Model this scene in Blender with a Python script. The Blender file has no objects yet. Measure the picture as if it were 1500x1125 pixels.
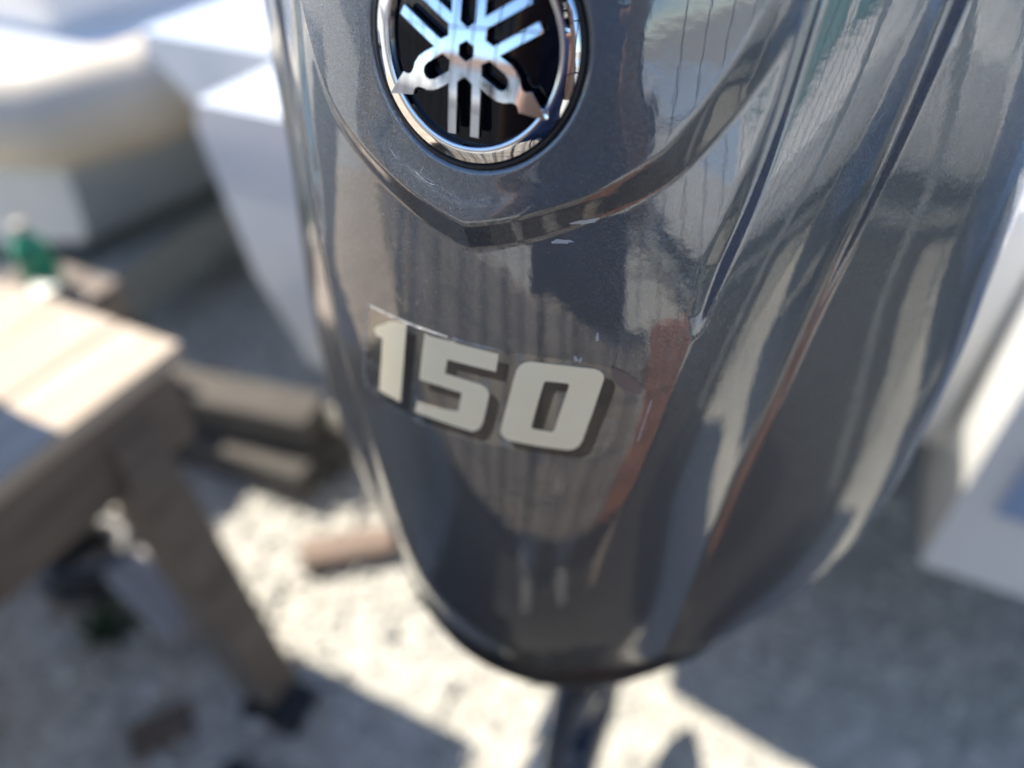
import bpy, bmesh, math, random
import numpy as np
from mathutils import Vector, Matrix
from mathutils.bvhtree import BVHTree
from mathutils.geometry import delaunay_2d_cdt

random.seed(7)
sc = bpy.context.scene
COL = sc.collection

# ------------------------------------------------------------------ camera
PITCH = math.radians(41)
CAMZ = 1.5
cam_d = bpy.data.cameras.new("camera")
cam = bpy.data.objects.new("camera", cam_d)
COL.objects.link(cam)
cam.location = (0, 0, CAMZ)
cam.rotation_euler = (math.radians(90) - PITCH, 0, 0)
cam_d.lens = 26.0
cam_d.sensor_width = 36
cam_d.clip_start = 0.004
cam_d.clip_end = 2000
cam_d.dof.use_dof = True
cam_d.dof.focus_distance = 0.315
cam_d.dof.aperture_fstop = 2.15
sc.camera = cam

# ------------------------------------------------------------------ sky and sun
SUN = Vector((-0.52, 0.36, 0.80)).normalized()
world = bpy.data.worlds.new("World")
sc.world = world
world.use_nodes = True
wn = world.node_tree.nodes
sky = wn.new("ShaderNodeTexSky")
sky.sky_type = 'NISHITA'
sky.sun_disc = False
sky.sun_elevation = math.asin(SUN.z)
sky.sun_rotation = math.atan2(SUN.x, SUN.y)
sky.air_density = 1.0
sky.dust_density = 0.05
sky.ozone_density = 4.0
sky.altitude = 2500
world.node_tree.links.new(sky.outputs[0], wn["Background"].inputs[0])
wn["Background"].inputs[1].default_value = 0.15
sd = bpy.data.lights.new("sun", 'SUN')
sd.energy = 4.6
sd.angle = math.radians(0.5)
sd.color = (1.0, 0.91, 0.77)
sun = bpy.data.objects.new("sun", sd)
COL.objects.link(sun)
sun.rotation_euler = SUN.to_track_quat('Z', 'Y').to_euler()
sun.location = SUN * 20
sc.view_settings.view_transform = 'Standard'
sc.view_settings.look = 'None'
sc.view_settings.exposure = 1.06
sc.view_settings.gamma = 1

# ------------------------------------------------------------------ helpers
def new_mat(name, base=(0.5, 0.5, 0.5), rough=0.5, metal=0.0, coat=0.0, coat_rough=0.03, spec=0.5):
    m = bpy.data.materials.new(name)
    m.use_nodes = True
    b = m.node_tree.nodes["Principled BSDF"]
    b.inputs["Base Color"].default_value = (*base, 1)
    b.inputs["Roughness"].default_value = rough
    b.inputs["Metallic"].default_value = metal
    b.inputs["Coat Weight"].default_value = coat
    b.inputs["Coat Roughness"].default_value = coat_rough
    b.inputs["Specular IOR Level"].default_value = spec
    return m

def N(m, t, **kw):
    n = m.node_tree.nodes.new(t)
    for k, v in kw.items():
        setattr(n, k, v)
    return n

def L(m, a, b):
    m.node_tree.links.new(a, b)

def coords(m, scale=(1, 1, 1), obj=True):
    tc = N(m, "ShaderNodeTexCoord")
    mp = N(m, "ShaderNodeMapping")
    mp.inputs["Scale"].default_value = scale
    L(m, tc.outputs["Object" if obj else "Generated"], mp.inputs[0])
    return mp.outputs[0]

def noise(m, vec, scale, detail=4, rough=0.5):
    n = N(m, "ShaderNodeTexNoise")
    n.inputs["Scale"].default_value = scale
    n.inputs["Detail"].default_value = detail
    n.inputs["Roughness"].default_value = rough
    L(m, vec, n.inputs["Vector"])
    return n

def ramp(m, fac, stops):
    r = N(m, "ShaderNodeValToRGB")
    e = r.color_ramp.elements
    while len(e) < len(stops):
        e.new(0.5)
    for q, (p, c) in zip(e, stops):
        q.position = p
        q.color = (*c, 1) if len(c) == 3 else c
    L(m, fac, r.inputs[0])
    return r.outputs[0]

def bump(m, h, strength=0.3, dist=0.01, to="Normal"):
    b = N(m, "ShaderNodeBump")
    b.inputs["Strength"].default_value = strength
    b.inputs["Distance"].default_value = dist
    L(m, h, b.inputs["Height"])
    L(m, b.outputs[0], m.node_tree.nodes["Principled BSDF"].inputs[to])
    return b

def noisy(name, c1, c2, scale=6, rough=0.6, bstr=0.2, bdist=0.005, stretch=(1, 1, 1), metal=0.0, coat=0.0, lo=.35, hi=.65):
    m = new_mat(name, c1, rough, metal, coat)
    v = coords(m, stretch)
    n = noise(m, v, scale, 6, .6)
    L(m, ramp(m, n.outputs[0], [(lo, c1), (hi, c2)]), m.node_tree.nodes["Principled BSDF"].inputs["Base Color"])
    if bstr:
        bump(m, noise(m, v, scale * 4, 5, .6).outputs[0], bstr, bdist)
    return m

def empty(name, loc=(0, 0, 0), rotz=0.0):
    o = bpy.data.objects.new(name, None)
    COL.objects.link(o)
    o.location = loc
    o.rotation_euler = (0, 0, rotz)
    o.empty_display_size = 0.05
    return o

def tag(o, label=None, cat=None, group=None, kind=None):
    if label: o["label"] = label
    if cat: o["category"] = cat
    if group: o["group"] = group
    if kind: o["kind"] = kind
    return o

def link_mesh(name, me, mat, parent=None, smooth=False, loc=None):
    o = bpy.data.objects.new(name, me)
    COL.objects.link(o)
    if mat is not None:
        me.materials.append(mat)
    if parent is not None:
        o.parent = parent
    if loc is not None:
        o.location = loc
    if smooth:
        me.polygons.foreach_set("use_smooth", [True] * len(me.polygons))
    return o

def from_bm(name, bm, mat, parent=None, smooth=False, bevel=0.0, seg=2, loc=None):
    if bevel > 0:
        bmesh.ops.bevel(bm, geom=[e for e in bm.edges if len(e.link_faces) == 2 and e.calc_face_angle(0) > 0.5],
                        offset=bevel, segments=seg, affect='EDGES', profile=0.7)
    bmesh.ops.recalc_face_normals(bm, faces=bm.faces)
    me = bpy.data.meshes.new(name)
    bm.to_mesh(me)
    bm.free()
    o = link_mesh(name, me, mat, parent, smooth, loc)
    if smooth:
        me.set_sharp_from_angle(angle=math.radians(40))
    return o

def add_box(bm, c, s, rot=None):
    r = bmesh.ops.create_cube(bm, size=1)
    M = Matrix.Translation(c) @ (rot.to_4x4() if rot is not None else Matrix.Identity(4)) @ Matrix.Diagonal((*s, 1))
    bmesh.ops.transform(bm, matrix=M, verts=r["verts"])
    return r["verts"]

def add_bar(bm, a, b, w, h, up=(0, 0, 1)):
    """square bar between two points"""
    a, b = Vector(a), Vector(b)
    d = (b - a)
    x = d.normalized()
    y = Vector(up).cross(x)
    if y.length < 1e-4:
        y = Vector((0, 1, 0)).cross(x)
    y.normalize()
    z = x.cross(y)
    R = Matrix((x, y, z)).transposed()
    return add_box(bm, (a + b) / 2, (d.length, w, h), R)

def add_tube(bm, pts, rad, seg=12, cap=True):
    pts = [Vector(p) for p in pts]
    rads = rad if isinstance(rad, (list, tuple)) else [rad] * len(pts)
    rings = []
    prev = None
    for i, p in enumerate(pts):
        d = (pts[min(i + 1, len(pts) - 1)] - pts[max(i - 1, 0)]).normalized()
        u = Vector((0, 0, 1)) if abs(d.z) < .9 else Vector((1, 0, 0))
        if prev is not None:
            u = prev
        x = (u - d * u.dot(d)).normalized()
        prev = x
        y = d.cross(x)
        rings.append([bm.verts.new(p + (x * math.cos(a) + y * math.sin(a)) * rads[i])
                      for a in [2 * math.pi * k / seg for k in range(seg)]])
    for a, b in zip(rings, rings[1:]):
        for k in range(seg):
            bm.faces.new((a[k], a[(k + 1) % seg], b[(k + 1) % seg], b[k]))
    if cap:
        bm.faces.new(list(reversed(rings[0])))
        bm.faces.new(rings[-1])

def grid_mesh(name, P, mat, parent=None, closed_u=False):
    """P: (rows, cols, 3) array"""
    r, c, _ = P.shape
    me = bpy.data.meshes.new(name)
    idx = np.arange(r * c).reshape(r, c)
    cc = c if closed_u else c - 1
    A = idx[:-1, :cc]; D = idx[1:, :cc]
    B = np.roll(idx, -1, axis=1)[:-1, :cc]; E = np.roll(idx, -1, axis=1)[1:, :cc]
    F = np.stack([A, D, E, B], -1).reshape(-1, 4)
    me.vertices.add(r * c)
    me.vertices.foreach_set("co", P.reshape(-1).astype(np.float32))
    me.loops.add(F.size)
    me.loops.foreach_set("vertex_index", F.reshape(-1).astype(np.int32))
    me.polygons.add(len(F))
    me.polygons.foreach_set("loop_start", np.arange(0, F.size, 4, dtype=np.int32))
    me.update(calc_edges=True)
    me.validate()
    return link_mesh(name, me, mat, parent, True)

# ------------------------------------------------------------------ materials
def make_paint():
    m = new_mat("grey_metallic_paint", (0.108, 0.122, 0.136), 0.44, 0.75, 1.0, 0.012)
    b = m.node_tree.nodes["Principled BSDF"]
    b.inputs["Coat IOR"].default_value = 2.0
    v = coords(m)
    vo = N(m, "ShaderNodeTexVoronoi")
    vo.inputs["Scale"].default_value = 2600
    L(m, v, vo.inputs["Vector"])
    # flakes: every tiny cell tips the base layer a little its own way
    nm = N(m, "ShaderNodeVectorMath", operation='SUBTRACT')
    nm.inputs[1].default_value = (.5, .5, .5)
    L(m, vo.outputs["Color"], nm.inputs[0])
    sc_ = N(m, "ShaderNodeVectorMath", operation='SCALE')
    sc_.inputs["Scale"].default_value = 0.55
    L(m, nm.outputs[0], sc_.inputs[0])
    ge = N(m, "ShaderNodeNewGeometry")
    ad = N(m, "ShaderNodeVectorMath", operation='ADD')
    L(m, ge.outputs["Normal"], ad.inputs[0]); L(m, sc_.outputs[0], ad.inputs[1])
    no = N(m, "ShaderNodeVectorMath", operation='NORMALIZE')
    L(m, ad.outputs[0], no.inputs[0])
    L(m, no.outputs[0], b.inputs["Normal"])
    # faint waviness of the clear coat
    bp = N(m, "ShaderNodeBump")
    bp.inputs["Strength"].default_value = 0.05
    bp.inputs["Distance"].default_value = 0.002
    L(m, noise(m, v, 90, 3, .5).outputs[0], bp.inputs["Height"])
    L(m, bp.outputs[0], b.inputs["Coat Normal"])
    # dust film and wipe marks
    st = coords(m, (60, 60, 14))
    d1 = noise(m, st, 3.0, 6, .7)
    rr = ramp(m, d1.outputs[0], [(.5, (.004,) * 3), (.8, (.085,) * 3)])
    L(m, rr, b.inputs["Coat Roughness"])
    return m

PAINT = make_paint()
CHROME = new_mat("bright_chrome", (0.78, 0.80, 0.82), 0.02, 1.0)
BLACKGLOSS = new_mat("black_gloss_enamel", (0.002, 0.003, 0.006), 0.12, 0.0, .55, 0.02, spec=.1)
RUBBER = noisy("black_rubber", (0.008, 0.008, 0.009), (0.02, 0.02, 0.021), 60, 0.45, .1, .0005)
APRON = noisy("dark_satin_plastic", (0.012, 0.015, 0.018), (0.02, 0.024, 0.028), 30, 0.35, .1, .0005)
LEGPAINT = noisy("blue_grey_leg_paint", (0.025, 0.04, 0.07), (0.035, 0.052, 0.085), 20, 0.3, .05, .001, metal=.3, coat=.5)
GELCOAT = noisy("white_gelcoat", (0.74, 0.75, 0.74), (0.80, 0.80, 0.78), 3, 0.22, 0, coat=.6)
CREAM = noisy("cream_vinyl", (0.62, 0.55, 0.44), (0.70, 0.62, 0.50), 4, 0.5, .05, .002)
HULLGREY = noisy("pale_grey_hull", (0.30, 0.34, 0.37), (0.38, 0.42, 0.44), 4, 0.3, 0, coat=.5)
NAVY = noisy("dark_antifouling", (0.02, 0.03, 0.05), (0.03, 0.045, 0.07), 6, .6)

# ------------------------------------------------------------------ outboard shape (local frame: x sideways, -y the face, z up)
PSI = math.radians(25)
ORIG = Vector((-0.01655, 0.29426, -0.08818 + CAMZ))     # badge centre in the world
motor = empty("outboard_motor", (ORIG.x, ORIG.y, 0), -PSI)
tag(motor, "glossy dark grey outboard motor cowl with a round chrome badge and cream 150 numerals", "outboard motor")
OZ = ORIG.z

def spline(xs, ys):
    """natural cubic spline, returns a vector function; linear beyond the ends"""
    xs = np.array(xs, float); ys = np.array(ys, float)
    if xs[0] > xs[-1]:
        xs = xs[::-1]; ys = ys[::-1]
    n = len(xs); h = np.diff(xs)
    A = np.eye(n); r = np.zeros(n)
    for i in range(1, n - 1):
        A[i, i - 1] = h[i - 1]; A[i, i] = 2 * (h[i - 1] + h[i]); A[i, i + 1] = h[i]
        r[i] = 6 * ((ys[i + 1] - ys[i]) / h[i] - (ys[i] - ys[i - 1]) / h[i - 1])
    M = np.linalg.solve(A, r)
    def f(x):
        x = np.asarray(x, float)
        xc = np.clip(x, xs[0], xs[-1])
        i = np.clip(np.searchsorted(xs, xc) - 1, 0, n - 2)
        a = (xs[i + 1] - xc) / h[i]; b = (xc - xs[i]) / h[i]
        y = a * ys[i] + b * ys[i + 1] + ((a**3 - a) * M[i] + (b**3 - b) * M[i + 1]) * h[i]**2 / 6
        d0 = (ys[1] - ys[0]) / h[0] - h[0] * M[1] / 6
        d1 = (ys[-1] - ys[-2]) / h[-1] + h[-1] * M[-2] / 6
        return y + np.where(x < xs[0], (x - xs[0]) * d0, 0) + np.where(x > xs[-1], (x - xs[-1]) * d1, 0)
    return f

fY0 = spline([.05, .02, 0, -.07, -.14, -.20, -.26, -.33, -.40, -.455], [.0125, .0078, .005, -.004, -.010, -.0135, -.0150, -.0125, -.004, .010])
fX1 = spline([.05, .0185, -.016, -.056, -.089, -.137, -.183, -.257, -.325, -.40, -.455], [.1170, .1155, .1140, .1105, .1050, .0985, .0920, .0805, .0730, .0665, .0620])
fY1 = spline([.05, .0185, -.016, -.056, -.089, -.137, -.183, -.257, -.325, -.40, -.455], [.0530, .0480, .0417, .0310, .0215, .0110, .0060, .0035, .0050, .012, .024])
fX2 = spline([.05, .0137, -.0471, -.1312, -.1873, -.242, -.3058, -.3898, -.4289, -.46], [.1640, .1622, .1573, .1470, .1422, .1365, .1320, .1275, .1250, .1235])
fY2 = spline([.05, .0137, -.0471, -.1312, -.1873, -.242, -.3058, -.3898, -.4289, -.46], [.0960, .092, .085, .075, .069, .065, .062, .062, .064, .066])
fX3 = spline([.05, -.02, -.072, -.133, -.178, -.234, -.303, -.36, -.46], [.206, .217, .223, .228, .2315, .2315, .229, .222, .20])
fY3 = spline([.05, -.02, -.072, -.133, -.178, -.234, -.303, -.36, -.46], [.160, .160, .160, .163, .161, .154, .148, .145, .145])

def section(w, z):
    """w: 0 centre .. 1 crease .. 2 step .. 3 widest .. 4,5 flank .. 6 back centre"""
    X0 = 0 * z; Y0 = fY0(z); X1 = fX1(z); Y1 = fY1(z); X2 = fX2(z); Y2 = fY2(z); X3 = fX3(z); Y3 = fY3(z)
    # front panel
    p = np.clip(w, 0, 1)
    xa = X1 * p
    ya = Y0 + (Y1 - Y0) * (0.82 * p**2 + 0.18 * p**4)
    # side panel, gently convex
    q = np.clip(w - 1, 0, 1)
    nx, ny = (Y2 - Y1), -(X2 - X1)
    bul = 0.055 * 4 * q * (1 - q)
    xb = X1 + (X2 - X1) * q + nx * bul
    yb = Y1 + (Y2 - Y1) * q + ny * bul
    # flank: cubic Hermite from step to widest, then on
    t = np.clip(w - 2, 0, 1)
    h00 = 2*t**3 - 3*t**2 + 1; h10 = t**3 - 2*t**2 + t; h01 = -2*t**3 + 3*t**2; h11 = t**3 - t**2
    xc = h00*X2 + h10*(X3-X2)*1.45 + h01*X3 + h11*0.016
    yc = h00*Y2 + h10*(Y3-Y2)*0.85 + h01*Y3 + h11*0.085
    t = np.clip(w - 3, 0, 3)
    u = t / 3
    xd = X3 + 0.030 * t * np.exp(-t * 1.5) * 1.0
    ang = np.clip((u - 0.55) / 0.45, 0, 1)
    xd = xd * np.cos(ang * math.pi / 2)**0.6
    yd = Y3 + 0.30 * u / 0.55 * (u < .55) + (u >= .55) * (0.30 + 0.11 * np.sin(ang * math.pi / 2))
    X = np.where(w <= 1, xa, np.where(w <= 2, xb, np.where(w <= 3, xc, xd)))
    Y = np.where(w <= 1, ya, np.where(w <= 2, yb, np.where(w <= 3, yc, yd)))
    return X, Y

# outline of the raised emblem shield (right half x, z), mirrored
SH_X = [0.0, .0185, .0345, .0485, .0600, .0690, .0755, .0820, .0872, .0917, .0950, .0985, .1020, .1050]
SH_Z = [-.0700, -.0640, -.0570, -.0500, -.0430, -.0362, -.0295, -.0190, -.0090, .0013, .0105, .0240, .0450, .0700]

def shield_dist(X, Z):
    """signed distance to the shield outline, > 0 outside (numpy)"""
    px = np.array(SH_X); pz = np.array(SH_Z)
    fine = np.linspace(0, len(px) - 1, 120)
    k = np.arange(len(px))
    cx = spline(k, px)(fine); cz = spline(k, pz)(fine)
    ax = np.abs(X)
    best = np.full(X.shape, 1e9); sign = np.ones(X.shape)
    for i in range(len(cx) - 1):
        dx, dz = cx[i+1]-cx[i], cz[i+1]-cz[i]
        l2 = dx*dx + dz*dz
        t = np.clip(((ax-cx[i])*dx + (Z-cz[i])*dz) / l2, 0, 1)
        ex, ez = ax-cx[i]-t*dx, Z-cz[i]-t*dz
        d = np.hypot(ex, ez)
        s = np.sign((ax-cx[i])*dz - (Z-cz[i])*dx)
        m = d < best
        best = np.where(m, d, best); sign = np.where(m, s, sign)
    return best * sign

BADGE_X, BADGE_Z, BADGE_R = 0.0010, 0.0012, 0.0432
SH_H = 0.0070
BADGE_Y = -0.0022
BADGE_LEAN, BADGE_CX, BADGE_CZ = 0.138, 2.3, 0.7

def build_cowl():
    wr = np.concatenate([np.linspace(0, 1, 124)[:-1], np.linspace(1, 2, 52)[:-1], np.linspace(2, 3, 74)[:-1], np.linspace(3, 6, 60)])
    zrim = np.interp(wr, [0, 1, 1.8, 2.1, 2.35, 2.6, 3, 4, 6], [-.458, -.458, -.455, -.450, -.425, -.385, -.315, -.27, -.27])
    nz = 470
    q = np.linspace(0, 1, nz)[:, None]
    ztop = 0.035
    Z = ztop + (zrim[None, :] - ztop) * q
    W = np.broadcast_to(wr[None, :], Z.shape)
    X, Y = section(W, Z)
    # dome rows above
    a = np.linspace(1, 0, 40, endpoint=False)[:, None]       # from the crown down
    a = a[:, :]
    Xt, Yt = section(np.broadcast_to(wr[None, :], (40, len(wr))), np.full((40, len(wr)), ztop))
    s = (1 - a**2.6)**0.55
    zd = ztop + 0.115 * a**0.9
    lean = 0.17 * (zd - ztop)
    Xd = Xt * s; Yd = 0.24 + (Yt - 0.24) * s + lean * 0
    X = np.vstack([Xd, X]); Y = np.vstack([Yd, Y]); Z = np.vstack([np.broadcast_to(zd, Xd.shape), Z]); W = np.broadcast_to(wr[None, :], Z.shape)
    # mirror to a full ring
    Xf = np.hstack([-X[:, :0:-1], X]); Yf = np.hstack([Y[:, :0:-1], Y]); Zf = np.hstack([Z[:, :0:-1], Z]); Wf = np.hstack([W[:, :0:-1], W])
    P = np.stack([Xf, Yf, Zf], -1)
    # round the creases a little
    for _ in range(1):
        Q = P.copy()
        Q[:, 1:-1] = 0.5*P[:, 1:-1] + 0.25*(P[:, 2:] + P[:, :-2])
        P = Q
    def normals(P):
        du = np.gradient(P, axis=1); dv = np.gradient(P, axis=0)
        n = np.cross(dv, du); n /= np.linalg.norm(n, axis=-1, keepdims=True) + 1e-12
        return n
    n = normals(P)
    if n[200, n.shape[1]//2, 1] > 0: n = -n
    X, Z = P[..., 0], P[..., 2]
    front = (Wf < 1.35)
    # raised shield with a scooped skirt
    d = shield_dist(X, Z)
    wsk = 0.0125 + 0.05 * np.clip(Z + .06, 0, .1)
    t = np.clip(d / wsk, 0, 1)
    prof = np.where(d < 0, 1, 1 - t)
    off = SH_H * prof
    # bevel strip that runs down beside the crease
    wd = np.interp(Z, [-.116, -.104, -.080, -.050, -.017, .05], [0, .0050, .0085, .0070, .0045, .0035])
    dist = np.abs(fX1(Z) - np.abs(X))
    off = off - 0.42 * np.clip(wd - dist, 0, None) * (Z < .06) * (Wf <= 1.02) * np.clip((1.15 - Wf) / .05, 0, 1)
    fade = np.clip((1.02 - Wf) / .03, 0, 1)
    off = off * np.where(off > 0, fade, 1)
    # the flank panel stands proud of the side panel
    sw = np.clip((Wf - 1.955) / 0.045, 0, 1); sw = sw*sw*(3-2*sw)
    hh = np.interp(Z, [-.46, -.25, -.10, .03], [.0034, .0036, .0044, .0055])
    off = off + hh * sw
    P = P + n * off[..., None]
    # the face round the badge follows the badge's own shallow dome
    X, Y, Z = P[..., 0], P[..., 1], P[..., 2]
    r = np.hypot(X - BADGE_X, Z - BADGE_Z)
    yb = BADGE_Y + BADGE_LEAN * Z + BADGE_CX * (X - BADGE_X)**2 + BADGE_CZ * (Z - BADGE_Z)**2
    bl = np.clip((.072 - r) / .026, 0, 1); bl = bl*bl*(3-2*bl)
    bl = bl * ((Wf < .98) & (d < -.002)) * np.clip((-d - .001) / .010, 0, 1)
    Y = Y + (yb - Y) * bl
    fr = (Wf < 1)
    rec = np.clip((BADGE_R + .0020 - r) / .0012, 0, 1); rec = rec*rec*(3-2*rec)
    lip = np.clip((BADGE_R + .0050 - r) / .0030, 0, 1)
    Y = Y + fr * (0.0062 * rec + 0.0010 * lip**2)
    P[..., 1] = Y
    for _ in range(2):
        Q = P.copy()
        Q[1:-1, 1:-1] = 0.4*P[1:-1, 1:-1] + 0.15*(P[1:-1, 2:] + P[1:-1, :-2] + P[2:, 1:-1] + P[:-2, 1:-1])
        P = Q
    # bottom edge rolled under
    last = P[-1]; nn = normals(P)[-1]
    if nn[nn.shape[0]//2, 1] > 0: nn = -nn
    rows = []
    for k in range(1, 9):
        an = k / 8 * math.pi * 0.62
        rr = 0.007
        r_ = last - nn * (rr * (1 - math.cos(an))) + np.array([0, 0, -1]) * rr * math.sin(an)
        rows.append(r_)
    inner = rows[-1] - nn * 0.012
    P = np.vstack([P, np.array(rows), inner[None]])
    P[..., 2] += OZ
    return P

COWL_P = build_cowl()
cowl = grid_mesh("cowl", COWL_P, PAINT, motor)
if __import__("os").environ.get("COWL_DUMP"):
    np.save("/workdir/t/cowl.npy", COWL_P)
_me = cowl.data
cowl_bvh = BVHTree.FromPolygons([v.co.copy() for v in _me.vertices], [tuple(p.vertices) for p in _me.polygons])
def on_cowl(x, z):
    """front surface point and normal at local x, z (z measured from the badge centre)"""
    h, n, i, d = cowl_bvh.ray_cast(Vector((x, -0.5, z + OZ)), Vector((0, 1, 0)))
    if n.y > 0: n = -n
    return h, n

# ---- conforming decals -------------------------------------------------
def arc_resample(poly, step):
    out = []
    n = len(poly)
    for i in range(n):
        a = Vector(poly[i]); b = Vector(poly[(i + 1) % n])
        k = max(1, int((b - a).length / step))
        for j in range(k):
            out.append(tuple(a + (b - a) * (j / k)))
    return out

def cdt_fill(outer, holes, step):
    """triangulate an outline (with holes) with points inside; returns 2D verts, tris"""
    loops = [arc_resample(outer, step)] + [arc_resample(h, step) for h in holes]
    verts = []; edges = []
    for lp in loops:
        k = len(verts)
        verts += [Vector(p) for p in lp]
        edges += [(k + i, k + (i + 1) % len(lp)) for i in range(len(lp))]
    def inside(p, lp):
        c = False; x, y = p; j = len(lp) - 1
        for i in range(len(lp)):
            if (lp[i][1] > y) != (lp[j][1] > y) and x < (lp[j][0]-lp[i][0])*(y-lp[i][1])/(lp[j][1]-lp[i][1]) + lp[i][0]:
                c = not c
            j = i
        return c
    xs = [p[0] for p in loops[0]]; ys = [p[1] for p in loops[0]]
    allb = np.array([p for lp in loops for p in lp])
    x = min(xs) + step/2
    while x < max(xs):
        y = min(ys) + step/2
        while y < max(ys):
            if inside((x, y), loops[0]) and not any(inside((x, y), h) for h in loops[1:]):
                if np.min(np.hypot(allb[:, 0]-x, allb[:, 1]-y)) > step * .55:
                    verts.append(Vector((x, y)))
            y += step
        x += step
    v, e, f, *_ = delaunay_2d_cdt(verts, edges, [], 0, 1e-7)
    tris = []
    for t in f:
        c = (v[t[0]] + v[t[1]] + v[t[2]]) / 3
        if inside(c, loops[0]) and not any(inside(c, h) for h in loops[1:]):
            tris.append(tuple(t))
    return v, tris

def plate(name, outer, holes, mapper, mat, parent, step, lift, thick, bev=0.0, seg=2):
    """thin solid plate whose face follows mapper(x, z) -> point, normal"""
    v, tris = cdt_fill(outer, holes, step)
    bm = bmesh.new()
    top = []
    for p in v:
        q, n = mapper(p.x, p.y)
        top.append(bm.verts.new(q + n * (lift + thick)))
    bm.verts.ensure_lookup_table()
    fs = []
    for t in tris:
        try: fs.append(bm.faces.new([top[i] for i in t]))
        except ValueError: pass
    for w in [w for w in bm.verts if not w.link_faces]: bm.verts.remove(w)
    bmesh.ops.recalc_face_normals(bm, faces=bm.faces)
    if sum(f.normal.y * f.calc_area() for f in bm.faces) > 0:
        bmesh.ops.reverse_faces(bm, faces=bm.faces)
    me = bpy.data.meshes.new(name)
    bm.to_mesh(me); bm.free()
    o = link_mesh(name, me, mat, parent, True)
    s = o.modifiers.new("solid", 'SOLIDIFY'); s.thickness = thick; s.offset = -1
    if bev > 0:
        b = o.modifiers.new("bevel", 'BEVEL'); b.width = bev; b.segments = seg
        b.limit_method = 'ANGLE'; b.angle_limit = math.radians(50)
        b.harden_normals = True
    dg = bpy.context.evaluated_depsgraph_get()
    me2 = bpy.data.meshes.new_from_object(o.evaluated_get(dg))
    me2.name = name
    o.modifiers.clear()
    o.data = me2
    if bev <= 0:
        me2.set_sharp_from_angle(angle=math.radians(50))
    return o

def rounded(poly, r, k=4):
    """round every corner of a polygon"""
    out = []; n = len(poly)
    for i in range(n):
        p = Vector(poly[i]); a = Vector(poly[i-1]) - p; b = Vector(poly[(i+1) % n]) - p
        rr = min(r, a.length*.45, b.length*.45)
        A = p + a.normalized()*rr; B = p + b.normalized()*rr
        for j in range(k + 1):
            t = j / k
            out.append(tuple(A*(1-t)**2 + p*2*t*(1-t) + B*t*t))
    return out

ONE = [(-.0612,-.1490),(-.0585,-.1454),(-.0533,-.1417),(-.0487,-.1382),(-.0428,-.1360),(-.0372,-.1352),(-.0412,-.1612),(-.0462,-.1908),(-.0543,-.1909),(-.0626,-.1912),(-.0584,-.1702),(-.0551,-.1513),(-.0592,-.1516)]
FIVE = [(-.0259,-.1368),(-.0043,-.1358),(.0157,-.1352),(.0143,-.1462),(.0010,-.1468),(-.0128,-.1476),(-.0145,-.1570),(-.0034,-.1567),(.0063,-.1566),(.0093,-.1580),(.0109,-.1617),(.0090,-.1734),(.0075,-.1814),(.0053,-.1868),(.0015,-.1903),(-.0169,-.1912),(-.0361,-.1925),(-.0338,-.1845),(-.0200,-.1824),(-.0072,-.1793),(-.0049,-.1661),(-.0180,-.1666),(-.0311,-.1675),(-.0286,-.1518)]
ZERO = [(.0250,-.1420),(.0264,-.1390),(.0288,-.1366),(.0321,-.1352),(.0473,-.1340),(.0619,-.1335),(.0644,-.1343),(.0663,-.1363),(.0668,-.1387),(.0637,-.1585),(.0602,-.1789),(.0586,-.1834),(.0563,-.1858),(.0536,-.1870),(.0382,-.1881),(.0224,-.1890),(.0193,-.1878),(.0175,-.1849),(.0177,-.1811),(.0214,-.1608)]
ZHOLE = [(.0398,-.1451),(.0451,-.1445),(.0506,-.1442),(.0512,-.1453),(.0485,-.1598),(.0459,-.1745),(.0447,-.1764),(.0396,-.1766),(.0345,-.1769),(.0340,-.1755),(.0366,-.1596),(.0390,-.1462)]
FILM = [(-.0640,-.1345),(-.0539,-.1345),(-.0313,-.1345),(-.0108,-.1340),(.0062,-.1334),(.0170,-.1330),(.0200,-.1345),(.0230,-.1330),(.0264,-.1318),(.0551,-.1304),(.0722,-.1323),(.0798,-.1379),(.0827,-.1416),(.0825,-.1449),(.0775,-.1440),(.0761,-.1744),(.0699,-.1887),(.0600,-.1923),(.0201,-.1949),(0,-.1975),(-.0311,-.1995),(-.0600,-.2010),(-.0735,-.1960),(-.0745,-.1850),(-.0690,-.1600)]
OFFS = (.0056, -.0048)
def shift(p): return [(a + OFFS[0], b + OFFS[1]) for a, b in p]

DIGIT = new_mat("cream_reflective_vinyl", (0.60, 0.56, 0.44), 0.55, 0.0, 0.08, 0.15)
_v = coords(DIGIT)
_n = noise(DIGIT, _v, 900, 3, .7); _n2 = noise(DIGIT, _v, 60, 4, .6)
_mx = N(DIGIT, "ShaderNodeMix", data_type='RGBA'); 
L(DIGIT, _n2.outputs[0], _mx.inputs[0])
_mx.inputs[6].default_value = (.98, .80, .50, 1); _mx.inputs[7].default_value = (1.0, .89, .62, 1)
L(DIGIT, _mx.outputs[2], DIGIT.node_tree.nodes["Principled BSDF"].inputs["Base Color"])
bump(DIGIT, _n.outputs[0], .7, .0004)
SHADOWV = new_mat("smoked_black_vinyl", (0.022, 0.020, 0.018), 0.3, 0.0, 1.0, 0.03)
FILMM = bpy.data.materials.new("clear_carrier_film"); FILMM.use_nodes = True
_nt = FILMM.node_tree; _nt.nodes.clear()
_o = _nt.nodes.new("ShaderNodeOutputMaterial"); _t = _nt.nodes.new("ShaderNodeBsdfTransparent"); _g = _nt.nodes.new("ShaderNodeBsdfGlossy"); _d = _nt.nodes.new("ShaderNodeBsdfDiffuse")
_t.inputs[0].default_value = (.97, .97, .95, 1)
_g.inputs["Roughness"].default_value = .07; _g.inputs[0].default_value = (.9, .9, .9, 1)
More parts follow.
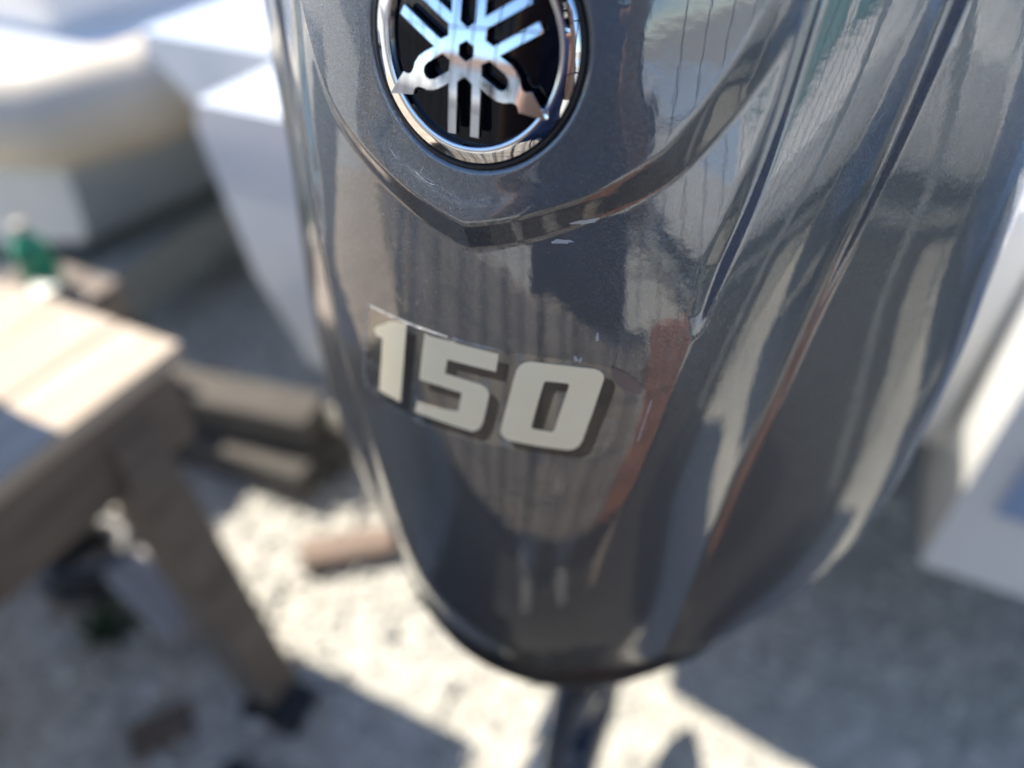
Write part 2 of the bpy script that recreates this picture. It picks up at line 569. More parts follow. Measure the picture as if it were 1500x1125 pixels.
_d.inputs[0].default_value = (.55, .56, .56, 1)
_m1 = _nt.nodes.new("ShaderNodeMixShader"); _m2 = _nt.nodes.new("ShaderNodeMixShader")
_m1.inputs[0].default_value = .09
_nt.links.new(_t.outputs[0], _m1.inputs[1]); _nt.links.new(_g.outputs[0], _m1.inputs[2])
_tc = _nt.nodes.new("ShaderNodeTexCoord"); _no = _nt.nodes.new("ShaderNodeTexNoise"); _no.inputs["Scale"].default_value = 130; _no.inputs["Detail"].default_value = 6
_nt.links.new(_tc.outputs["Object"], _no.inputs["Vector"])
_rp = _nt.nodes.new("ShaderNodeValToRGB"); _rp.color_ramp.elements[0].position = .55; _rp.color_ramp.elements[0].color = (.01, .01, .01, 1); _rp.color_ramp.elements[1].position = .8; _rp.color_ramp.elements[1].color = (.30, .30, .30, 1)
_nt.links.new(_no.outputs[0], _rp.inputs[0]); _nt.links.new(_rp.outputs[0], _m2.inputs[0])
_nt.links.new(_m1.outputs[0], _m2.inputs[1]); _nt.links.new(_d.outputs[0], _m2.inputs[2])
_nt.links.new(_m2.outputs[0], _o.inputs[0])
EDGEM = new_mat("lifted_film_edge", (.55, .57, .58), .25, 0, .5, .05)

decal = plate("decal_film", FILM, [], on_cowl, FILMM, motor, .0030, .00005, .00006)
for nm, poly, hole in (("digit_one", ONE, []), ("digit_five", FIVE, []), ("digit_zero", ZERO, [ZHOLE])):
    plate("digit_shadow", shift(poly), [shift(h) for h in hole], on_cowl, SHADOWV, motor, .0022, .00016, .00004)
for nm, poly, hole in (("digit_one", ONE, []), ("digit_five", FIVE, []), ("digit_zero", ZERO, [ZHOLE])):
    o = plate(nm, poly, hole, on_cowl, DIGIT, motor, .0022, .00026, .00010)

def ribbon(name, pts, w, lift, mat, parent, jit=0.0):
    """thin bead lying on the cowl"""
    bm = bmesh.new(); out = []
    for i in range(len(pts) - 1):
        a = Vector(pts[i]); b = Vector(pts[i+1]); k = max(1, int((b-a).length/.0012))
        out += [a + (b-a)*j/k for j in range(k)]
    out.append(Vector(pts[-1]))
    P3 = []; R = []
    for i, p in enumerate(out):
        q, n = on_cowl(p.x, p.y + random.uniform(-jit, jit))
        P3.append(q + n * lift); R.append(w * (0.35 + random.random()))
    R[0] = R[-1] = w * .2
    add_tube(bm, P3, R, 6)
    return from_bm(name, bm, mat, parent, True)
ribbon("lifted_film_edge", [(-.0640,-.1345),(-.0539,-.1345),(-.0313,-.1345),(-.0120,-.1340)], .00028, .0001, EDGEM, motor, .0001)
ribbon("lifted_film_edge", [(-.0108,-.1340),(.0062,-.1334),(.0165,-.1328)], .00022, .0001, EDGEM, motor, .0001)
ribbon("lifted_film_edge", [(-.0640,-.1345),(-.0690,-.1600),(-.0745,-.1850),(-.0735,-.1960)], .0004, .0001, EDGEM, motor, .0001)
# torn tag of film at the right of the zero
plate("torn_film", [(.0690,-.1312),(.0760,-.1340),(.0810,-.1380),(.0842,-.1425),(.0835,-.1465),(.0800,-.1445),(.0770,-.1450),(.0735,-.1420),(.0705,-.1380)], [], on_cowl,
      new_mat("torn_brown_film", (.16, .12, .11), .3, 0, .5, .08), motor, .002, .0003, .0001)

# ---- dust, chips and scratches on the paint
rd = random.Random(11)
DUST = new_mat("pale_dust", (.42, .43, .43), .6)
bm = bmesh.new()
for i in range(650):
    if i < 420:
        x = rd.uniform(-.10, .03); z = rd.uniform(-.135, .02)
    else:
        x = rd.gauss(-.01, .022); z = rd.gauss(-.105, .015)
    if math.hypot(x - BADGE_X, z) < BADGE_R + .004: continue
    q, n = on_cowl(x, z)
    r_ = rd.uniform(.00006, .00017) * (1.7 if rd.random() < .06 else 1)
    v = bmesh.ops.create_cube(bm, size=r_*1.6)["verts"]
    bmesh.ops.transform(bm, matrix=Matrix.Translation(q) @ Matrix.Rotation(rd.uniform(0, 3), 4, 'Y') @ Matrix.Diagonal((rd.uniform(.6, 2.0), .5, 1, 1)), verts=v)
o = from_bm("dust_specks", bm, DUST, motor); o["kind"] = "stuff"
def chip(x, z, a, b, rot):
    pts = []
    for k in range(14):
        t = 2*math.pi*k/14; r_ = 1 + rd.uniform(-.35, .35)
        u, v = a*r_*math.cos(t), b*r_*math.sin(t)
        pts.append((x + u*math.cos(rot) - v*math.sin(rot), z + u*math.sin(rot) + v*math.cos(rot)))
    plate("paint_chip", pts, [], on_cowl, DUST, motor, .001, .00003, .00004)
chip(.0502, -.0618, .0050, .0011, .25); chip(.0412, -.0721, .0046, .0009, .10)
chip(.0614, -.1165, .0007, .0026, 0); chip(.0528, -.1293, .0009, .0016, .4); chip(.0551, -.1300, .0008, .0014, -.3)
SCR = new_mat("bright_scratch", (.60, .62, .63), .4)
for pts, w_ in (([(.0893, -.1490), (.0885, -.1560), (.0862, -.1770)], .00020), ([(-.0244, -.0509), (-.0195, -.0535), (-.0145, -.0545)], .00008),
                ([(-.0385, -.0436), (-.0330, -.0482)], .00007), ([(.0010, -.0470), (.0018, -.0530)], .00007), ([(-.020, -.0475), (-.0225, -.0520)], .00007)):
    ribbon("scratch", pts, w_, 0, SCR, motor, .0002)

# ---- badge -------------------------------------------------------------
def badge_pt(x, z):
    dx, dz = x - BADGE_X, z - BADGE_Z
    p = Vector((x, BADGE_Y + BADGE_LEAN * z + BADGE_CX * dx*dx + BADGE_CZ * dz*dz, z + OZ))
    n = Vector((2 * BADGE_CX * dx, -1, BADGE_LEAN + 2 * BADGE_CZ * dz)).normalized()
    return p, n

badge = empty("badge"); badge.parent = motor
def revolve_badge(name, prof, mat, seg=160):
    P = np.zeros((len(prof), seg, 3))
    for i, (r, h) in enumerate(prof):
        for k in range(seg):
            a = 2*math.pi*k/seg
            p, n = badge_pt(BADGE_X + r*math.cos(a), BADGE_Z + r*math.sin(a))
            P[i, k] = p + n*h
    o = grid_mesh(name, P, mat, badge, closed_u=True)
    bm = bmesh.new(); bm.from_mesh(o.data); bmesh.ops.recalc_face_normals(bm, faces=bm.faces); bm.to_mesh(o.data); bm.free()
    o.data.polygons.foreach_set("use_smooth", [True]*len(o.data.polygons))
    o.data.set_sharp_from_angle(angle=math.radians(35))
    return o
R = BADGE_R
revolve_badge("gasket", [(R*1.052, -.006), (R*1.052, -.0009), (R*1.040, .0002), (R*1.022, .0003), (R*1.004, -.0008), (R*1.0, -.006)], RUBBER)
revolve_badge("chrome_ring", [(R*.998, -.0055), (R*.998, -.0006), (R*.990, -.0001), (R*.965, .0002), (R*.90, .0010), (R*.862, .0012), (R*.842, .0008), (R*.832, -.0004), (R*.832, -.0035)], CHROME)
revolve_badge("face_disc", [(R*.85, -.0040), (R*.835, -.0024), (R*.6, -.0024), (R*.3, -.0024), (R*.004, -.0024)], BLACKGLOSS)
def emblem_outline():
    """three crossed tuning forks, drawn as one outline; prongs at 270, 30, 150 deg, handles at 90, 210, 330"""
    W_, S_ = .158, .074
    out = []
    def P_(th, r, l):
        c, s = math.cos(math.radians(th)), math.sin(math.radians(th))
        return (r*c - l*s, r*s + l*c)
    rb = W_ / math.sin(math.radians(30))
    for k in range(6):
        th = 30 + 60*k
        if k % 2 == 0:
            seq = [(.70, -W_), (.70, -S_), (.255, -S_), (.205, 0), (.255, S_), (.70, S_), (.70, W_)]
        else:
            half = [(.40, .160), (.46, .152), (.52, .125), (.56, .088), (.595, .066), (.63, .066), (.655, .082), (.675, .104), (.905, .006)]
            seq = [(r, -l) for r, l in half] + [(r, l) for r, l in reversed(half)]
        out += [P_(th, r, l) for r, l in seq]
        out.append(P_(th + 30, rb, 0))
    holes = []
    for th in (90, 210, 330):
        holes.append([P_(th, r, l) for r, l in [(.175, 0), (.225, -S_), (.40, -S_), (.45, -.058), (.475, -.025), (.478, 0), (.475, .025), (.45, .058), (.40, S_), (.225, S_)]])
    holes.append([P_(30 + 60*k, .085, 0) for k in range(6)])
    return out, holes
eo, eh = emblem_outline()
sc_e = R * 0.995
EX, EZ = BADGE_X + .0004, BADGE_Z - .0006
eo = [(a*sc_e + EX, b*sc_e + EZ) for a, b in eo]
eh = [[(a*sc_e + EX, b*sc_e + EZ) for a, b in h] for h in eh]
def emblem_pt(x, z):
    """the emblem leans back a little more than the ring and is domed"""
    dx, dz = x - BADGE_X, z - BADGE_Z
    p = Vector((x, BADGE_Y - .0010 + .215 * z + 1.3 * dx*dx + 1.2 * dz*dz, z + OZ))
    return p, Vector((2.6 * dx, -1, .215 + 2.4 * dz)).normalized()
plate("fork_emblem", eo, eh, emblem_pt, CHROME, badge, .0016, -.0016, .0030, .00038, 2)

# ---- lower cowl, leg and gearcase -------------------------------------
def ring_loft(name, rings, mat, parent, cap=True):
    bm = bmesh.new(); prev = None
    for ring in rings:
        vs = [bm.verts.new(p) for p in ring]
        if prev:
            n = len(vs)
            for i in range(n): bm.faces.new((prev[i], prev[(i+1) % n], vs[(i+1) % n], vs[i]))
        elif cap: bm.faces.new(vs)
        prev = vs
    if cap: bm.faces.new(list(reversed(prev)))
    return from_bm(name, bm, mat, parent, True)
wr = np.array([0, .2, .4, .6, .8, .95, 1.1, 1.3, 1.6, 1.9, 2.2, 2.5, 2.8, 3, 3.6, 4.2, 4.8, 5.3, 5.7, 6])
def section_ring(z, f, dzr=0.0, cy=.22):
    zr = np.interp(wr, [0, 1, 1.8, 2.1, 2.35, 2.6, 3, 4, 6], [0, 0, .003, .008, .033, .073, .143, .188, .188])
    X, Y = section(wr, np.full(len(wr), -.455))
    pts = [(x*f, cy + (y-cy)*f, z + a*dzr + OZ) for x, y, a in zip(X, Y, zr)]
    return pts + [(-x, y, z_) for x, y, z_ in pts[-2:0:-1]]
ring_loft("lower_cowl", [section_ring(-.435, .90, 1), section_ring(-.461, .965, 1), section_ring(-.466, .985, 1), section_ring(-.494, .985, 1.06), section_ring(-.501, .970, 1.05), section_ring(-.520, .90, .97), section_ring(-.575, .66, .5), section_ring(-.60, .5, .2)], APRON, motor)
def ellipse(cx, cy, z, a, b, n=28, sharp=1.0):
    return [(cx + a*math.copysign(abs(math.cos(t))**sharp, math.cos(t)), cy + b*math.sin(t), z) for t in [2*math.pi*k/n for k in range(n)]]
ring_loft("leg", [ellipse(.01, .25, OZ-.57, .060, .10), ellipse(.025, .24, OZ-.66, .050, .085), ellipse(.025, .24, OZ-.8, .046, .08), ellipse(.02, .24, .62, .042, .08), ellipse(.005, .25, .42, .03, .10), ellipse(0, .25, .26, .026, .11)], LEGPAINT, motor)
bm = bmesh.new(); add_box(bm, (.01, .30, .43), (.085, .24, .012)); from_bm("cavitation_plate", bm, LEGPAINT, motor, False, .004)
tor = [(-.14, .012), (-.10, .045), (0, .055), (.15, .052), (.28, .030), (.33, .006)]
ring_loft("gearcase", [[(r*math.cos(t), .2 + y, .24 + r*math.sin(t)) for t in [2*math.pi*k/24 for k in range(24)]] for y, r in tor], LEGPAINT, motor)
ring_loft("skeg", [[(-.008, .22, .2), (.008, .22, .2), (.006, .42, .2), (-.006, .42, .2)], [(-.004, .20, .06), (.004, .20, .06), (.003, .28, .06), (-.003, .28, .06)]], LEGPAINT, motor)
prop = empty("propeller", (0, .045, .24)); prop.parent = motor
bm = bmesh.new(); add_tube(bm, [(0, -.06, 0), (0, -.045, 0), (0, .04, 0)], [.022, .036, .042], 20); from_bm("hub", bm, APRON, prop, True)
bm = bmesh.new()
for k in range(3):
    a0 = 2*math.pi*k/3
    g = []
    for i in range(7):
        rr = .036 + .13*i/6
        hw = (.45, .62, .70, .70, .62, .45, .18)[i]
        g.append([bm.verts.new((rr*math.cos(a0+s_*hw), -.02 + .045*s_*(1.2-rr*3), rr*math.sin(a0+s_*hw))) for s_ in (-1, -.5, 0, .5, 1)])
    for i in range(6):
        for j in range(4): bm.faces.new((g[i][j], g[i+1][j], g[i+1][j+1], g[i][j+1]))
bmesh.ops.solidify(bm, geom=bm.faces[:], thickness=.004)
from_bm("blade", bm, APRON, prop, True)
bm = bmesh.new(); add_box(bm, (0, .52, .82), (.22, .36, .26)); add_box(bm, (0, .64, .60), (.16, .10, .30)); from_bm("mounting_bracket", bm, LEGPAINT, motor, False, .012)

#@@PART3
# ------------------------------------------------------------------ the yard
def W(x, y, z):
    """motor-aligned yard coordinates (x sideways, y along the boats, z up from the ground) to the world"""
    c, s = math.cos(-PSI), math.sin(-PSI)
    return Vector((ORIG.x + x*c - y*s, ORIG.y + x*s + y*c, z))
def yard(name, x, y, z=0, rot=0.0):
    p = W(x, y, z)
    return empty(name, p, -PSI + rot)

GRAVEL = new_mat("crushed_gravel", (.3, .28, .25), .9)
_v = coords(GRAVEL)
_vo = N(GRAVEL, "ShaderNodeTexVoronoi"); _vo.inputs["Scale"].default_value = 42; L(GRAVEL, _v, _vo.inputs["Vector"])
_hs = N(GRAVEL, "ShaderNodeSeparateColor"); L(GRAVEL, _vo.outputs["Color"], _hs.inputs[0])
_c = ramp(GRAVEL, _hs.outputs[0], [(0, (.38, .375, .35)), (.35, (.49, .48, .445)), (.7, (.55, .54, .50)), (1, (.66, .65, .60))])
_big = noise(GRAVEL, _v, 1.3, 5, .6)
_mx = N(GRAVEL, "ShaderNodeMix", data_type='RGBA', blend_type='MULTIPLY'); _mx.inputs[0].default_value = 1
L(GRAVEL, _c, _mx.inputs[6]); L(GRAVEL, ramp(GRAVEL, _big.outputs[0], [(.3, (.80, .80, .80)), (.7, (1.06, 1.05, 1.0))]), _mx.inputs[7])
L(GRAVEL, _mx.outputs[2], GRAVEL.node_tree.nodes["Principled BSDF"].inputs["Base Color"])
bump(GRAVEL, _vo.outputs["Distance"], .8, .012)
me = bpy.data.meshes.new("ground")
n = 60; S = 300.0
xs = [math.copysign(abs(i/n*2-1)**3*S, i/n*2-1) for i in range(n+1)]
bm = bmesh.new()
G = [[bm.verts.new((x, y, .012*math.sin(x*2.1+y)*math.cos(y*1.7) if abs(x) < 6 and abs(y) < 6 else 0)) for x in xs] for y in xs]
for i in range(n):
    for j in range(n): bm.faces.new((G[i][j], G[i][j+1], G[i+1][j+1], G[i+1][j]))
bm.to_mesh(me); bm.free()
tag(link_mesh("ground", me, GRAVEL, None, True), kind="structure")

# loose stones near the motor, too many to count
rs = random.Random(3)
NS = 6500
g_ = np.random.default_rng(3)
ico = bmesh.new(); bmesh.ops.create_icosphere(ico, subdivisions=1, radius=1.0)
iv = np.array([v.co[:] for v in ico.verts]); ifc = np.array([[v.index for v in f.verts] for f in ico.faces]); ico.free()
cen = np.stack([g_.uniform(-1.9, 2.0, NS), g_.uniform(.52, 2.9, NS), np.zeros(NS)], 1)
sz = g_.uniform(.005, .016, NS) * np.where(g_.random(NS) < .06, 1.7, 1)
V = iv[None] * (1 + g_.uniform(-.22, .22, (NS, 12, 1))) * g_.uniform(.6, 1.25, (NS, 1, 3)) * sz[:, None, None]
an = g_.uniform(0, 6.28, NS); ca, sa = np.cos(an)[:, None], np.sin(an)[:, None]
V = np.stack([V[..., 0]*ca - V[..., 1]*sa, V[..., 0]*sa + V[..., 1]*ca, V[..., 2]*.7], -1) + cen[:, None] + np.array([0, 0, 1])*sz[:, None, None]*.4
F_ = (ifc[None] + 12*np.arange(NS)[:, None, None]).reshape(-1, 3)
gme = bpy.data.meshes.new("gravel")
gme.vertices.add(NS*12); gme.vertices.foreach_set("co", V.reshape(-1).astype(np.float32))
gme.loops.add(F_.size); gme.loops.foreach_set("vertex_index", F_.reshape(-1).astype(np.int32))
gme.polygons.add(len(F_)); gme.polygons.foreach_set("loop_start", np.arange(0, F_.size, 3, dtype=np.int32)); gme.update(calc_edges=True)
STONE = new_mat("loose_stone", (.3, .3, .28), .9)
_ge = N(STONE, "ShaderNodeNewGeometry")
L(STONE, ramp(STONE, _ge.outputs["Random Per Island"], [(0, (.36, .355, .34)), (.3, (.46, .45, .42)), (.8, (.55, .54, .49)), (1, (.68, .67, .61))]), STONE.node_tree.nodes["Principled BSDF"].inputs["Base Color"])
tag(link_mesh("gravel", gme, STONE), "loose pale gravel stones scattered under the motor", kind="stuff")

# asphalt lane on the right and behind, with a painted line
ASPH = noisy("worn_asphalt", (.11, .11, .112), (.17, .168, .162), 30, .85, .3, .004)
def sheet(name, pts, z, mat, kind="structure"):
    bm = bmesh.new(); bm.faces.new([bm.verts.new((*W(x, y, z).xy, z)) for x, y in pts]); return tag(from_bm(name, bm, mat), kind=kind)
sheet("asphalt_lane", [(3.1, -30), (9.5, -30), (9.5, 40), (3.1, 40)], .030, ASPH)
sheet("asphalt_yard", [(-40, -30), (3.1, -30), (3.1, -4.2), (-40, -4.2)], .030, ASPH)
sheet("painted_line", [(4.6, -10), (4.72, -10), (4.72, 12), (4.6, 12)], .036, noisy("worn_white_paint", (.45, .45, .43), (.6, .6, .58), 20))

# ---- boats
BLUEPAINT = noisy("blue_topside_paint", (.05, .14, .33), (.07, .18, .38), 3, .25, 0, coat=.8)
GALV = noisy("galvanised_steel", (.34, .36, .35), (.46, .48, .46), 25, .45, .05, .001, metal=.6)
TYRE = noisy("tyre_rubber", (.012, .012, .013), (.025, .025, .026), 20, .8, .2, .002)
GLASS = new_mat("green_tinted_glass", (.18, .42, .38), .06, 0, 1.0, .02); GLASS.node_tree.nodes["Principled BSDF"].inputs["Transmission Weight"].default_value = .35
STEEL = new_mat("polished_rail", (.75, .75, .75), .12, 1.0)
TANPANEL = noisy("warm_white_gelcoat", (.66, .62, .52), (.72, .68, .58), 4, .3, 0, coat=.5)

def hull_mesh(name, L_, B, z0, z1, mat, parent, flare=.12, vee=.16, bow=.45, sheer=.18, x0=0.0, thick=True, stern_r=0.0):
    """boat hull: transom at y=0, bow at y=L_; V bottom, flared topsides, closed deck edge"""
    bm = bmesh.new(); rings = []
    m_ = 26
    for i in range(m_ + 1):
        t = i / m_
        f = 1 - max(0, (t - (1-bow)) / bow)**2.1
        if stern_r and t < .12: f *= .86 + .14*math.sin(t/.12*math.pi/2)
        f = max(f, .015)
        zs = z1 + sheer*t*t; zc = z0 + vee + (z1 - z0)*.35*max(0, (t-.6)/.4)**2; zk = z0 + (z1 - z0)*.8*max(0, (t-.62)/.38)**2.4
        b = B/2*f
        pts = [(b, zs), (b*.995, zs-.05), (b*(1-flare*.45), zc+(zs-zc)*.5), (b*(1-flare), zc+.03), (b*(1-flare-.03), zc), (b*.5, (zc+zk)/2), (0, zk)]
        ring = [(x0+x, t*L_, z) for x, z in pts] + [(x0-x, t*L_, z) for x, z in pts[-2::-1]]
        rings.append([bm.verts.new(p) for p in ring])
    for a, b in zip(rings, rings[1:]):
        for k in range(len(a)-1): bm.faces.new((a[k], a[k+1], b[k+1], b[k]))
    bm.faces.new(rings[0])
    for a, b in zip(rings, rings[1:]): bm.faces.new((a[0], b[0], b[-1], a[-1]))
    return from_bm(name, bm, mat, parent, True, .012, 2)

def rail(name, pts, r, mat, parent):
    bm = bmesh.new(); add_tube(bm, pts, r, 10); return from_bm(name, bm, mat, parent, True)

def trailer(x, y, L_, wid, label, wheel_y, zb=.34, wo=.13, rw=.07):
    t = yard("boat_trailer", x, y)
    tag(t, label, "trailer")
    for s in (-1, 1):
        bm = bmesh.new(); add_box(bm, (s*wid/2, L_/2, zb), (rw, L_, rw*1.45)); from_bm("frame_rail", bm, GALV, t, False, .008)
    for yy in (.25, L_*.5, L_*.9):
        bm = bmesh.new(); add_box(bm, (0, yy, zb-.09), (wid, .06, .07)); from_bm("cross_member", bm, GALV, t, False, .006)
    for s in (-1, 1):
        w = empty("wheel", (s*(wid/2+wo), wheel_y, .29)); w.parent = t
        bm = bmesh.new()
        prof = [(.15, -.075), (.24, -.085), (.28, -.07), (.29, -.03), (.29, .03), (.28, .07), (.24, .085), (.15, .075)]
        rr = [[bm.verts.new((h, r*math.cos(a), r*math.sin(a))) for r, h in prof] for a in [2*math.pi*k/28 for k in range(28)]]
        for i in range(28):
            for j in range(len(prof)): bm.faces.new((rr[i][j], rr[i][(j+1) % 8], rr[(i+1) % 28][(j+1) % 8], rr[(i+1) % 28][j]))
        from_bm("tyre", bm, TYRE, w, True)
        bm = bmesh.new(); add_tube(bm, [(-.06, 0, 0), (.06, 0, 0)], .155, 24); add_tube(bm, [(-.075, 0, 0), (.075, 0, 0)], .05, 12); from_bm("rim", bm, GALV, w, True)
    return t

BANDBLUE = noisy("pale_blue_band", (.26, .36, .55), (.32, .42, .60), 4, .3, 0, coat=.4)  # plain pale blue for the two strips on the stern platform
# the boat this motor hangs on: hull beyond a motor well, a stern platform on each side
own = yard("motor_boat", 0, 0)
tag(own, "white fibreglass boat with stern platforms that carries the outboard motor", "boat")
h = hull_mesh("hull", 6.0, 2.80, .40, 1.0, GELCOAT, own, flare=.30)
h.location = (0, 1.02, 0)
for s in (-1, 1):
    bm = bmesh.new()
    xi, xo = (.458, 1.10 if s > 0 else .985)
    z0, z1 = .42, 1.00
    sec = lambda y: [(xi, y, z0), (xo-.15, y, z0), (xo-.05, y, z0+.22), (xo, y, z1-.05), (xo-.02, y, z1), (xi, y, z1)]
    A = [bm.verts.new((s*a, b, c)) for a, b, c in sec(.735)]; B_ = [bm.verts.new((s*a, b, c)) for a, b, c in sec(1.30)]
    for k in range(6): bm.faces.new((A[k], A[(k+1) % 6], B_[(k+1) % 6], B_[k]))
    bm.faces.new(A); bm.faces.new(B_)
    from_bm("stern_platform", bm, GELCOAT, own, True, .02 if s > 0 else .045, 4)
    if s > 0:
        for zz, hh_ in ((.655, .13), (.86, .10)):
            bm = bmesh.new(); add_box(bm, (.785, .731, zz), (.55, .012, hh_)); from_bm("blue_band", bm, BANDBLUE, own, False, .003)
for s in (-1, 1):
    rail("rub_rail", [(s*1.405, 1.03, .93), (s*1.405, 2.2, .94), (s*1.403, 4.0, 1.0), (s*1.25, 5.2, 1.07)], .022, HULLGREY, own)
bm = bmesh.new(); add_box(bm, (0, .99, .76), (.90, .09, .46)); from_bm("transom", bm, GELCOAT, own, False, .015)
bm = bmesh.new(); add_box(bm, (0, .79, .675), (.58, .34, .33)); from_bm("shade_pod", bm, GELCOAT, own, True, .03, 3)  # hidden pod added behind the cowl to shade the gravel at right
rail("grab_rail", [W(0,0,0)*0 + Vector(p) for p in [(.52, .80, 1.0), (.52, .80, 1.28), (.56, .84, 1.34), (.95, .84, 1.34), (1.0, .84, 1.28), (1.0, .84, 1.0)]], .016, STEEL, own)
trailer(0, 1.2, 5.4, 1.5, "galvanised trailer under the white boat that carries the motor", 2.2, .30)

# neighbour boat on the left
nb = yard("inflatable_boat", -2.52, .98)
tag(nb, "grey hulled boat with a fat cream side tube and white deck at upper left", "boat")
nb.location.z = 0
hull_mesh("hull", 5.4, 1.66, .20, .66, HULLGREY, nb, flare=.05, stern_r=1)
half = [(0, 5.5), (.45, 5.0), (.80, 3.9), (.90, 2.6), (.90, 1.2), (.89, .55), (.84, .22), (.72, .04), (.52, -.03), (.2, -.04)]
path = [(-x, y) for x, y in half] + [(x, y) for x, y in half[::-1]]
rail("side_tube", [(x*.93, y, .73+.03*y) for x, y in path], [.13] + [.145]*(len(path)-2) + [.13], CREAM, nb)
bm = bmesh.new(); add_box(bm, (0, 2.1, .80), (1.42, 3.9, .12)); from_bm("deck", bm, GELCOAT, nb, True, .04, 3)
bm = bmesh.new(); add_box(bm, (-.06, .75, .98), (1.18, 1.0, .30)); from_bm("stern_bench", bm, GELCOAT, nb, True, .09, 4)
bm = bmesh.new(); add_box(bm, (.05, 2.2, 1.2), (.7, .55, .8)); from_bm("console", bm, GELCOAT, nb, True, .08, 3)
trailer(-2.52, .70, 5.2, 1.56, "galvanised trailer with black tyres under the grey boat at left", 1.2, .24, -.22, .11)

# ---- picnic table at left, its planks one by one
BLEACHED = noisy("bleached_pine", (.40, .32, .24), (.56, .47, .37), 5, .75, .35, .002, stretch=(9, .7, 9))
WEATHER = noisy("weathered_brown_timber", (.13, .105, .083), (.22, .18, .145), 5, .8, .4, .002, stretch=(9, .7, 9))
tb = yard("timber_table", 0, 0)
tag(tb, "weathered timber table with bleached pink-cream planks standing on gravel at left", "table")
_c = Vector((-.548, .970)) - Vector((ORIG.x, ORIG.y))
TX = _c.x*math.cos(PSI) - _c.y*math.sin(PSI); TY = _c.x*math.sin(PSI) + _c.y*math.cos(PSI)   # table corner in yard coordinates
TH_, TL, TWD = .75, 1.55, 1.24
px0 = TX
pw = .137
k = 0
while px0 > TX - TWD:
    w_ = pw - .007
    j = rs.uniform(-.006, .006)
    bm = bmesh.new(); add_box(bm, (px0 - w_/2, TY - TL/2 + j, TH_ - .018 + rs.uniform(-.0012, .0012)), (w_, TL, .034)); from_bm("plank", bm, BLEACHED, tb, False, .004)
    for yy in (TY - .05, TY - TL + .05):
        bm = bmesh.new(); add_tube(bm, [(px0 - w_*.5, yy, TH_ - .003), (px0 - w_*.5, yy, TH_ + .0015)], .006, 10); from_bm("screw", bm, GALV, tb)
    px0 -= pw; k += 1
for xx in (TX - .030, TX - TWD + .04):
    bm = bmesh.new(); add_box(bm, (xx, TY - TL/2, TH_ - .036 - .078), (.045, TL - .06, .150)); from_bm("apron_board", bm, WEATHER, tb, False, .004)
for yy in (TY - .05, TY - TL + .05):
    bm = bmesh.new(); add_box(bm, (TX - TWD/2, yy, TH_ - .036 - .078), (TWD - .12, .045, .150)); from_bm("apron_board", bm, WEATHER, tb, False, .004)
for sx in (1, -1):
    for yy, ft in ((TY - .14, -.04), (TY - TL + .16, .04)):
        xt = TX - .045 if sx > 0 else TX - TWD + .045
        bm = bmesh.new(); add_bar(bm, (xt - sx*.012, yy, TH_ - .06), (xt + sx*.175, yy + ft, .012), .095, .085, up=(0, 1, 0)); from_bm("leg", bm, WEATHER, tb, False, .006)
    
tu = empty("shade_tub", W(-1.24, .03, TH_), -PSI); tag(tu, "unseen grey plastic tub added on the table left of the frame to shade the planks", "tub")  # out-of-frame tub, added for the shadow it casts on the planks
_oct = ((1, .85), (.85, 1), (-.85, 1), (-1, .85), (-1, -.85), (-.85, -1), (.85, -1), (1, -.85))
ring_loft("shade_tub_body", [[(sx*a*.19, sy*a*.17, z) for sx, sy in _oct] for z, a in [(0.0005, .86), (.01, .9), (.42, 1), (.43, 1.05), (.445, 1.05)]], HULLGREY, tu)
ring_loft("lid", [[(sx*a*.19, sy*a*.17, z) for sx, sy in _oct] for z, a in [(.4455, 1.08), (.465, 1.08), (.48, .92)]], NAVY, tu)
# ---- small things on the ground and left
def block(name, xy, size, rotz, mat, label, cat, z=0, bev=.012):
    bm = bmesh.new(); add_box(bm, (0, 0, size[2]/2), size); add_box(bm, (size[0]*.28, 0, size[2]*.5), (size[0]*.42, size[1]*1.02, size[2]*.96))
    o = from_bm(name, bm, mat, None, True, bev, 3); o.location = (*xy, z); o.rotation_euler = (0, 0, rotz)
    return tag(o, label, cat)
PALEWOOD = noisy("pale_grey_wood", (.26, .24, .24), (.36, .34, .33), 6, .8, .3, .002, stretch=(1, 8, 8))
PINKWOOD = noisy("pinkish_timber", (.17, .125, .10), (.27, .20, .16), 6, .8, .3, .002, stretch=(1, 8, 8))
block("timber_block", (-.79, .935), (.26, .10, .09), math.radians(-38), PALEWOOD, "pale grey timber block lying on shaded gravel behind the table leg", "wood block")
block("timber_offcut", (-.395, 1.09), (.22, .075, .05), math.radians(12), PINKWOOD, "pinkish brown timber offcut lying between table and motor", "wood block")
SHADEBEAM = noisy("grey_shade_beam", (.06, .055, .05), (.11, .10, .088), 5, .85, .4, .003, stretch=(1, 8, 8))  # timber stack added to shade the sunlit gravel beside it
for i, (dy, zz, l_, a_, lab) in enumerate(((-.075, 0, .50, 3, "near lower beam of the grey timbers added left of the motor for shade"), (.06, 0, .54, -2, "far lower beam of the grey timbers added left of the motor for shade"), (-.02, .112, .46, 9, "upper beam lying across the grey timbers added left of the motor for shade"))):
    p_ = W(-1.12, .76 + dy, 0)
    o = block("shade_timber", (p_.x, p_.y), (l_, .115, .11), -PSI + math.radians(a_), SHADEBEAM, lab, "timber", zz)
    o["group"] = "timbers added left of the motor to shade the gravel"
block("bark_chip", (-.70, .66), (.12, .075, .02), math.radians(30), noisy("brown_bark", (.09, .06, .045), (.15, .11, .08), 20), "flat brown piece of bark lying on shaded gravel below the table", "bark")
block("rubber_pad", (-.475, .715), (.13, .10, .03), math.radians(-20), RUBBER, "black rubber pad on the gravel at the foot of the table leg", "rubber pad")
bm = bmesh.new()
